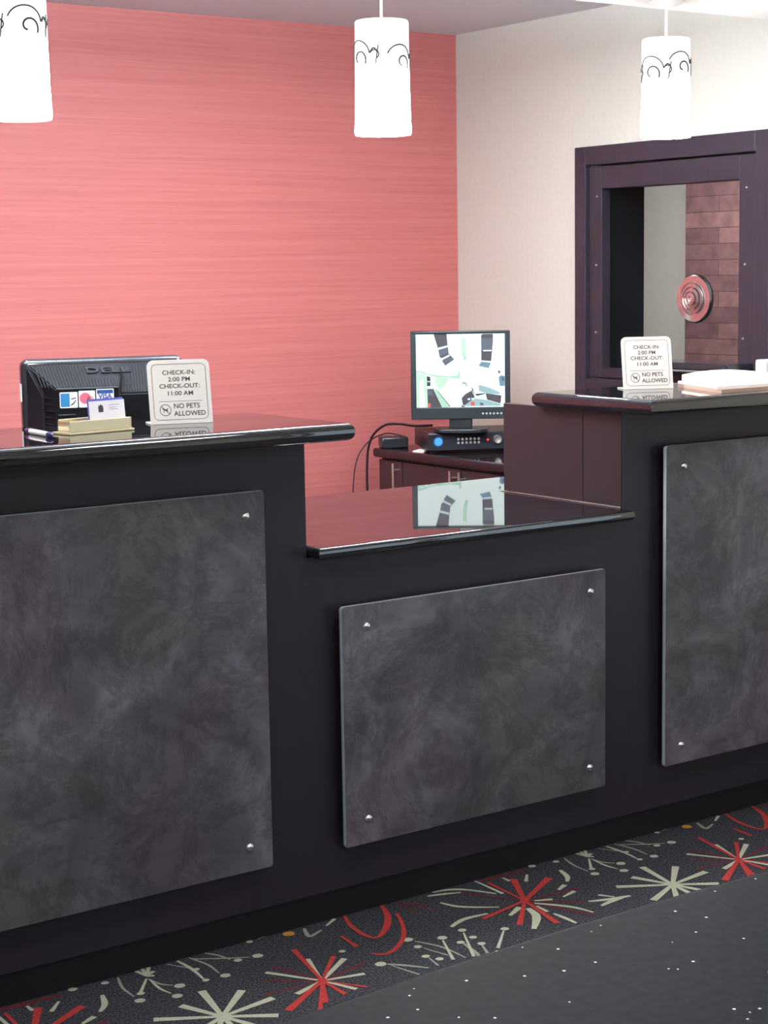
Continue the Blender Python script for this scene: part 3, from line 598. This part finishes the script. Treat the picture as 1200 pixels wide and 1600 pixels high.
# ------------------------------------------------------------------ computer monitor seen from behind
def desk_monitor():
    t = thing('computer_monitor', 'black ribbed back of a computer monitor behind the left worktop', 'computer monitor', (1.829, 3.695, .879), math.radians(-17))
    m = MB(); m.box(-.187, .187, -.014, .037, .085, .405, .018, 5); m.build('front_shell', M_['blkg'], t, smooth=40)
    m = MB(); m.box(-.169, .169, .034, .036, .115, .385); m.build('screen', M_['blkg'], t)
    def wedge(m, a, b):
        # a: (x0,x1,z0,z1,y) back rectangle, b: front rectangle
        t_ = bmesh.new(); A = [t_.verts.new(p) for p in ((a[0], a[4], a[2]), (a[1], a[4], a[2]), (a[1], a[4], a[3]), (a[0], a[4], a[3]))]
        B = [t_.verts.new(p) for p in ((b[0], b[4], b[2]), (b[1], b[4], b[2]), (b[1], b[4], b[3]), (b[0], b[4], b[3]))]
        t_.faces.new(A); t_.faces.new(B[::-1])
        for i in range(4): j = (i+1) % 4; t_.faces.new((A[i], B[i], B[j], A[j]))
        bmesh.ops.recalc_face_normals(t_, faces=t_.faces[:])
        bmesh.ops.bevel(t_, geom=t_.edges[:], offset=.003, segments=2, affect='EDGES')
        m.merge(t_)
    m = MB(); wedge(m, (-.176, .178, .11, .394, -.01), (-.150, .105, .14, .326, -.085)); wedge(m, (-.172, .045, .12, .393, -.01), (-.127, .012, .14, .343, -.130))
    m.build('rear_housing', M_['blkm'], t, smooth=30)
    m = MB()
    for k in range(46):
        x = -.158+.0070*k
        if x < .012: y0, z0, y1, z1, s = -.016, .3915, -.122, .3465, .955
        else: y0, z0, y1, z1, s = -.016, .3895, -.081, .330, .90
        x2 = x*s-(.004 if x < 0 else .0)
        if -.045 < x < .052: y0, z0 = (-.088, .361) if x < .012 else (-.066, .344)
        if x > .045 and x > .115: continue
        m.tube([(x, y0, z0), (x2, y1, z1)], .0012, 5)
    for k in range(13):
        z = .15+.0145*k; m.tube([(-.1700+.0, -.022, z), (-.1315, -.122, z-.002 if z < .33 else .335)], .0010, 4)
    m.build('vent_ribs', M_['blkm'], t)
    sl = math.atan2(.0475, .112)
    M = Matrix.Translation((.002, -.052, .3775)) @ Matrix.Rotation(sl, 4, 'X')
    text_obj('DELL', .040, .0016, M_['blkg'], t, M, name='embossed_lettering', offset=.0009, sx=1.12, space=1.05)
    m = MB(); m.box(-.127, .012, -.1315, -.129, .3405, .3445, .001, 1); m.box(-.124, -.085, -.1315, -.129, .283, .287, .001, 1); m.build('edge_highlight', M_['bezel'], t)  # bars standing in for highlight lines on the housing edges
    m = MB(); m.box(-.04, .04, -.03, 0, .01, .12, .004, 2); m.build('neck', M_['blk'], t)
    m = MB(); m.prism(rrect(.24, .18, .05), 0, .014, .003, 2); m.build('base', M_['blk'], t)
    m = MB(); m.box(-.1885, -.1868, -.010, .012, .310, .350); m.build('white_label', M_['paper'], t)
    def sticker(x0, x1, z0, z1):
        m = MB(); m.prism(rrect(x1-x0, z1-z0, .002, 3), 0, .0006, 0, 1, Matrix.Translation(((x0+x1)/2, -.1305, (z0+z1)/2)) @ FRONT)
        return m.build('payment_sticker', M_['card'], t)
    def deco(parent, polys, m_, x, z, name='printed_shape'):
        m = MB()
        for p in polys: m.poly([(a, b, 0) for a, b in p])
        m.bm.transform(Matrix.Translation((x, -.1313, z)) @ FRONT); m.build(name, m_, parent)
    circ = lambda cx, cy, r: [(cx+r*math.cos(k*math.pi/10), cy+r*math.sin(k*math.pi/10)) for k in range(20)]
    a = sticker(-.119, -.0795, .301, .336); tag(a, 'blue and white card sticker')
    deco(a, [[(-.018, -.015), (.002, -.015), (.002, .015), (-.018, .015)]], mat('print_blue', (.03, .22, .50), .4), -.0992, .3185)
    deco(a, [[(.005, .001), (.016, .003), (.016, .0055), (.005, .003)], [(.004, -.013), (.010, -.010), (.017, -.001), (.015, -.0005), (.009, -.007), (.004, -.0105)]], M_['ink'], -.0992, .3186)
    b = sticker(-.0770, -.0405, .301, .338); tag(b, 'pink and white card sticker')
    deco(b, [circ(-.004, .002, .0125)], mat('print_pink', (.75, .14, .22), .4), -.0588, .3192)
    deco(b, [circ(.006, -.002, .0095)], mat('print_rose', (.85, .32, .36), .4), -.0588, .3193)
    c = sticker(-.0380, .0015, .302, .341); tag(c, 'white card sticker with blue band')
    deco(c, [[(-.018, .009), (.018, .009), (.018, .017), (-.018, .017)]], mat('print_navy', (.02, .08, .30), .4), -.0183, .3215)
    text_obj('VISA', .015, 0, bpy.data.materials['print_navy'], c, Matrix.Translation((-.0183, -.1313, .3240)) @ FRONT, offset=.0005)
desk_monitor()

# ------------------------------------------------------------------ corner cabinet
def corner_cabinet():
    cx, cy = 4.19, 4.75
    t = thing('low_cabinet', 'dark brown low cabinet in the corner carrying the security screen', 'cabinet', (cx, cy, 0))
    Lt = Matrix.Translation((-cx, -cy, 0))
    def B(m, n, mt, par=t, **k): m.bm.transform(Lt); return m.build(n, mt, par, **k)
    m = MB(); m.box(3.90, XW-.002, 3.98, 5.515, .08, .764); m.box(3.95, XW-.002, 4.0, 5.50, 0, .08); B(m, 'carcass', M_['cab'])
    m = MB(); m.box(3.865, XW-.002, 3.95, 5.535, .764, .800, .012, 4); B(m, 'top', M_['cabtop'], smooth=35)
    for y0, y1, hy in ((5.365, 5.512, 5.380), (5.003, 5.360, 5.030), (4.645, 4.998, 4.975), (4.285, 4.64, 4.31), (3.985, 4.28, 4.25)):
        m = MB(); m.box(3.882, 3.899, y0, y1, .085, .757, .0015, 1); d = B(m, 'door', M_['cab'])
        m = MB(); x = 3.852; m.tube([(x, hy, .60), (x, hy, .752)], .0048, 10)
        for z in (.625, .727): m.tube([(x, hy, z), (3.884, hy, z)], .0036, 8)
        B(m, 'bar_handle', M_['steel'], d, smooth=40)
corner_cabinet()

# ------------------------------------------------------------------ video recorder and security monitor
def recorder():
    rz = math.radians(-25); ax = Vector((math.cos(rz), math.sin(rz))); ay = Vector((-math.sin(rz), math.cos(rz)))
    c = Vector((3.893, 5.209))+ax*.185+ay*.13
    t = thing('video_recorder', 'black security video recorder with blue lit logo under the screen', 'video recorder', (c.x, c.y, .80), rz)
    W, D = .37, .26
    m = MB(); m.box(-W/2, W/2, -D/2+.012, D/2, .010, .074, .003, 2)
    for x in (-.15, .15):
        for y in (-.09, .09): m.lathe([(0, 0), (.014, 0), (.013, .011), (0, .011)], 16, Matrix.Translation((x, y, 0)))
    m.build('case', M_['blk'], t, smooth=40)
    m = MB(); m.box(-W/2, W/2, -D/2, -D/2+.012, .008, .073, .004, 3); m.build('front_panel', M_['blkg'], t, smooth=40)
    F = lambda x, z, y=-D/2: Matrix.Translation((x, y, z)) @ Matrix.Rotation(math.pi/2, 4, 'X')
    m = MB(); m.lathe([(0, .0030), (.0135, .0030), (.0150, 0)], 28, F(-.148, .042)); m.build('power_badge', em('badge_blue', (.05, .35, .95), 1.3), t, smooth=40)
    m = MB(); m.lathe([(.0150, .0015), (.0185, .0015), (.0190, 0)], 28, F(-.148, .042)); m.build('badge_ring', em('badge_ring', (.01, .06, .45), .8), t)
    for r in range(2):
        for k in range(6):
            m = MB(); m.lathe([(0, .003), (.0046, .0025), (.0052, 0)], 12, F(-.072+.0155*k, .049-.0135*r)); m.build('button', M_['steel'], t, smooth=40)
    m = MB(); m.lathe([(0, .002), (.004, .0015), (.0045, 0)], 12, F(.040, .044)); m.build('indicator_light', em('led_red', (1, .03, .05), 1.5), t)
    m = MB(); m.lathe([(0, .008), (.005, .007), (.006, .010), (.0135, .011), (.0155, .009), (.0165, 0)], 32, F(.076, .044)); m.build('jog_dial', M_['steel'], t, smooth=40)
    for z in (.052, .030):
        m = MB(); m.lathe([(0, .004), (.005, .004), (.006, 0)], 16, F(.132, z)); m.build('jack', M_['steel'], t, smooth=40)
recorder()

def security_monitor():
    rz = math.radians(-37.9)
    t = thing('security_monitor', 'black security monitor showing four camera views in the corner', 'monitor', (4.022, 5.179, .874), rz)
    z0 = .874
    m = MB()
    W, B0, T0 = .1835, .922-z0, 1.248-z0
    sx_, sb, stp = .164, .9655-z0, 1.2365-z0
    m.box(-W, W, -.010, .012, B0, sb, .003, 2); m.box(-W, W, -.010, .012, stp, T0, .003, 2)
    m.box(-W, -sx_, -.010, .012, sb-.003, stp+.003, .003, 2); m.box(sx_, W, -.010, .012, sb-.003, stp+.003, .003, 2)
    m.build('bezel', M_['bezel'], t, smooth=40)
    m = MB(); m.box(-W+.003, W-.003, .010, .030, B0+.003, T0-.003, .005, 2); m.box(-.12, .12, .028, .055, B0+.05, T0-.06, .01, 2); m.build('rear_case', M_['blkm'], t, smooth=40)
    m = MB(); m.box(-.043, .043, -.004, .030, .012, B0+.04, .004, 2); m.build('neck', M_['blk'], t)
    m = MB(); m.prism(rrect(.20, .15, .04), 0, .014, .003, 2, Matrix.Translation((0, .012, 0))); m.build('base', M_['blk'], t)
    # screen picture: s(u,v) in the photographed screen's own 940 x 755 layout
    mats = [em('scr_white', (.86, 1.0, .97), 1.15), em('scr_mint', (.52, .86, .66), .95), em('scr_grey', (.075, .065, .085), 1), em('scr_slate', (.12, .14, .20), 1),
            em('scr_pale', (.80, .95, 1.0), 1.1), em('scr_teal', (.36, .58, .62), 1), em('scr_dark', (.015, .03, .03), 1), em('scr_red', (.85, .12, .10), 1),
            em('scr_blue', (.16, .32, .45), 1), em('scr_green', (.62, .93, .70), 1.0), em('scr_moss', (.30, .50, .40), 1)]
    m = MB(); lvl = [0]
    def S(mi, *pts):
        m.mi = mi; lvl[0] += 1
        m.poly([(-sx_+2*sx_*(x-120)/940, 0.0-.00002*lvl[0], stp-(stp-sb)*(y-150)/755) for x, y in pts])
    S(0, (120, 150), (120, 905), (1060, 905), (1060, 150))
    S(2, (310, 150), (340, 250), (355, 300), (372, 385), (400, 400), (428, 475), (525, 412), (468, 352), (455, 250), (447, 150))
    S(3, (360, 310), (375, 380), (462, 350), (455, 285)); S(4, (352, 290), (360, 312), (457, 285), (453, 266)); S(4, (378, 405), (390, 420), (480, 378), (470, 360))
    S(3, (395, 425), (428, 470), (520, 412), (482, 385))
    S(9, (600, 200), (640, 188), (652, 390), (636, 425), (606, 340)); S(1, (605, 330), (625, 400), (640, 425), (660, 405), (640, 370))
    S(2, (812, 165), (812, 430), (915, 440), (935, 240), (937, 155), (830, 155)); S(3, (815, 200), (812, 320), (925, 320), (932, 200))
    S(4, (832, 318), (832, 332), (920, 332), (920, 318)); S(4, (815, 425), (813, 440), (912, 448), (915, 432)); S(8, (812, 440), (783, 480), (888, 506), (912, 450))
    S(9, (120, 525), (120, 905), (150, 905), (155, 560)); S(1, (120, 520), (120, 535), (230, 565), (330, 590), (480, 600), (585, 612), (585, 540), (570, 535), (565, 575), (470, 585), (360, 575), (250, 560), (180, 530))
    S(9, (330, 590), (320, 640), (370, 720), (420, 680), (470, 610)); S(9, (120, 560), (120, 640), (220, 600), (200, 560))
    S(6, (232, 580), (235, 685), (270, 680), (270, 590)); S(4, (240, 632), (240, 642), (266, 642), (266, 632))
    S(4, (238, 690), (262, 690), (300, 712), (232, 712)); S(2, (235, 712), (240, 905), (392, 905), (300, 712)); S(3, (240, 720), (242, 780), (300, 780), (285, 715))
    S(7, (243, 860), (243, 903), (272, 903), (270, 860)); S(1, (302, 705), (392, 905), (470, 905), (340, 725)); S(6, (340, 730), (470, 898), (482, 898), (350, 735))
    S(9, (195, 590), (215, 905), (235, 905), (228, 590))
    S(2, (600, 810), (612, 880), (650, 895), (690, 850), (740, 800), (706, 735), (640, 770)); S(5, (780, 680), (785, 740), (880, 770), (1000, 775), (1005, 755), (900, 710), (800, 678))
    S(6, (708, 695), (712, 740), (745, 780), (760, 780), (730, 735)); S(2, (855, 765), (870, 830), (1010, 870), (1032, 790), (930, 775))
    S(5, (620, 895), (1010, 895), (1010, 875), (850, 830), (740, 815), (680, 850)); S(4, (760, 780), (770, 800), (840, 825), (860, 800), (820, 765))
    S(6, (745, 770), (760, 790), (850, 770), (850, 762)); S(0, (720, 735), (745, 775), (755, 770), (735, 730))
    S(7, (695, 850), (700, 890), (740, 890), (735, 850)); S(4, (660, 815), (665, 832), (692, 832), (690, 812)); S(3, (790, 860), (800, 890), (835, 890), (825, 860))
    S(4, (700, 810), (708, 830), (735, 830), (730, 812)); S(6, (600, 880), (640, 903), (600, 903))
    S(8, (995, 600), (1005, 690), (1058, 690), (1058, 590), (1020, 580)); S(3, (1020, 600), (1030, 640), (1058, 640), (1058, 600)); S(3, (985, 545), (1000, 565), (1015, 550), (1000, 525))
    S(10, (605, 655), (615, 645), (650, 650), (662, 695), (650, 690), (640, 665), (615, 665))
    S(0, (1030, 700), (1012, 880), (1030, 895), (1058, 895), (1058, 710))
    m.mi = 6; m.box(-sx_, sx_, .0006, .004, sb, stp)
    m.build('screen', mats, t)
    for k in range(7):
        q = MB(); q.lathe([(0, .0015), (.0032, .001), (.0038, 0)], 12, Matrix.Translation((.082+.0135*k, -.010, B0+.020)) @ Matrix.Rotation(math.pi/2, 4, 'X'))
        q.build('button' if k < 6 else 'power_light', em('btn_white', (.9, .9, .95), .8) if k < 6 else em('led_green', (.35, 1, .15), 1.2), t)
security_monitor()

m = MB(); m.box(-.052, .052, -.04, .04, 0, .042, .006, 2); o = m.build('network_router', M_['blk'], smooth=40, loc=(3.932, 5.486, .80)); o.rotation_euler = (0, 0, math.radians(-25))
tag(o, 'flat black router box at the left end of the corner cabinet', 'router')
m = MB(); m.box(-.022, .022, -.04, .04, 0, .004); o = m.build('paper_slip', M_['paper'], loc=(3.928, 5.30, .80)); o.rotation_euler = (0, 0, math.radians(-55))
tag(o, 'small white paper slip between the router and the recorder', 'paper')
def cable(label, pts, r):
    m = MB(); m.tube(spline(pts, 8), r, 8); o = m.build('cable', M_['blk'], smooth=60)
    tag(o, label, 'cable', 'loose cables at the corner cabinet')
cable('thick black cable looping from the screen over the cabinet end', [(3.99, 5.31, .892), (3.94, 5.36, .890), (3.915, 5.42, .895), (3.90, 5.50, .885), (3.875, 5.555, .83), (3.865, 5.57, .72), (3.87, 5.57, .5), (3.88, 5.575, .2), (3.90, 5.60, .006), (3.98, 5.65, .006)], .0048)
cable('thin black cable hanging against the red wall beside the cabinet', [(3.96, 5.47, .845), (3.92, 5.53, .85), (3.87, 5.58, .81), (3.83, 5.60, .72), (3.815, 5.605, .5), (3.81, 5.61, .2), (3.82, 5.62, .004), (3.90, 5.66, .004)], .0025)
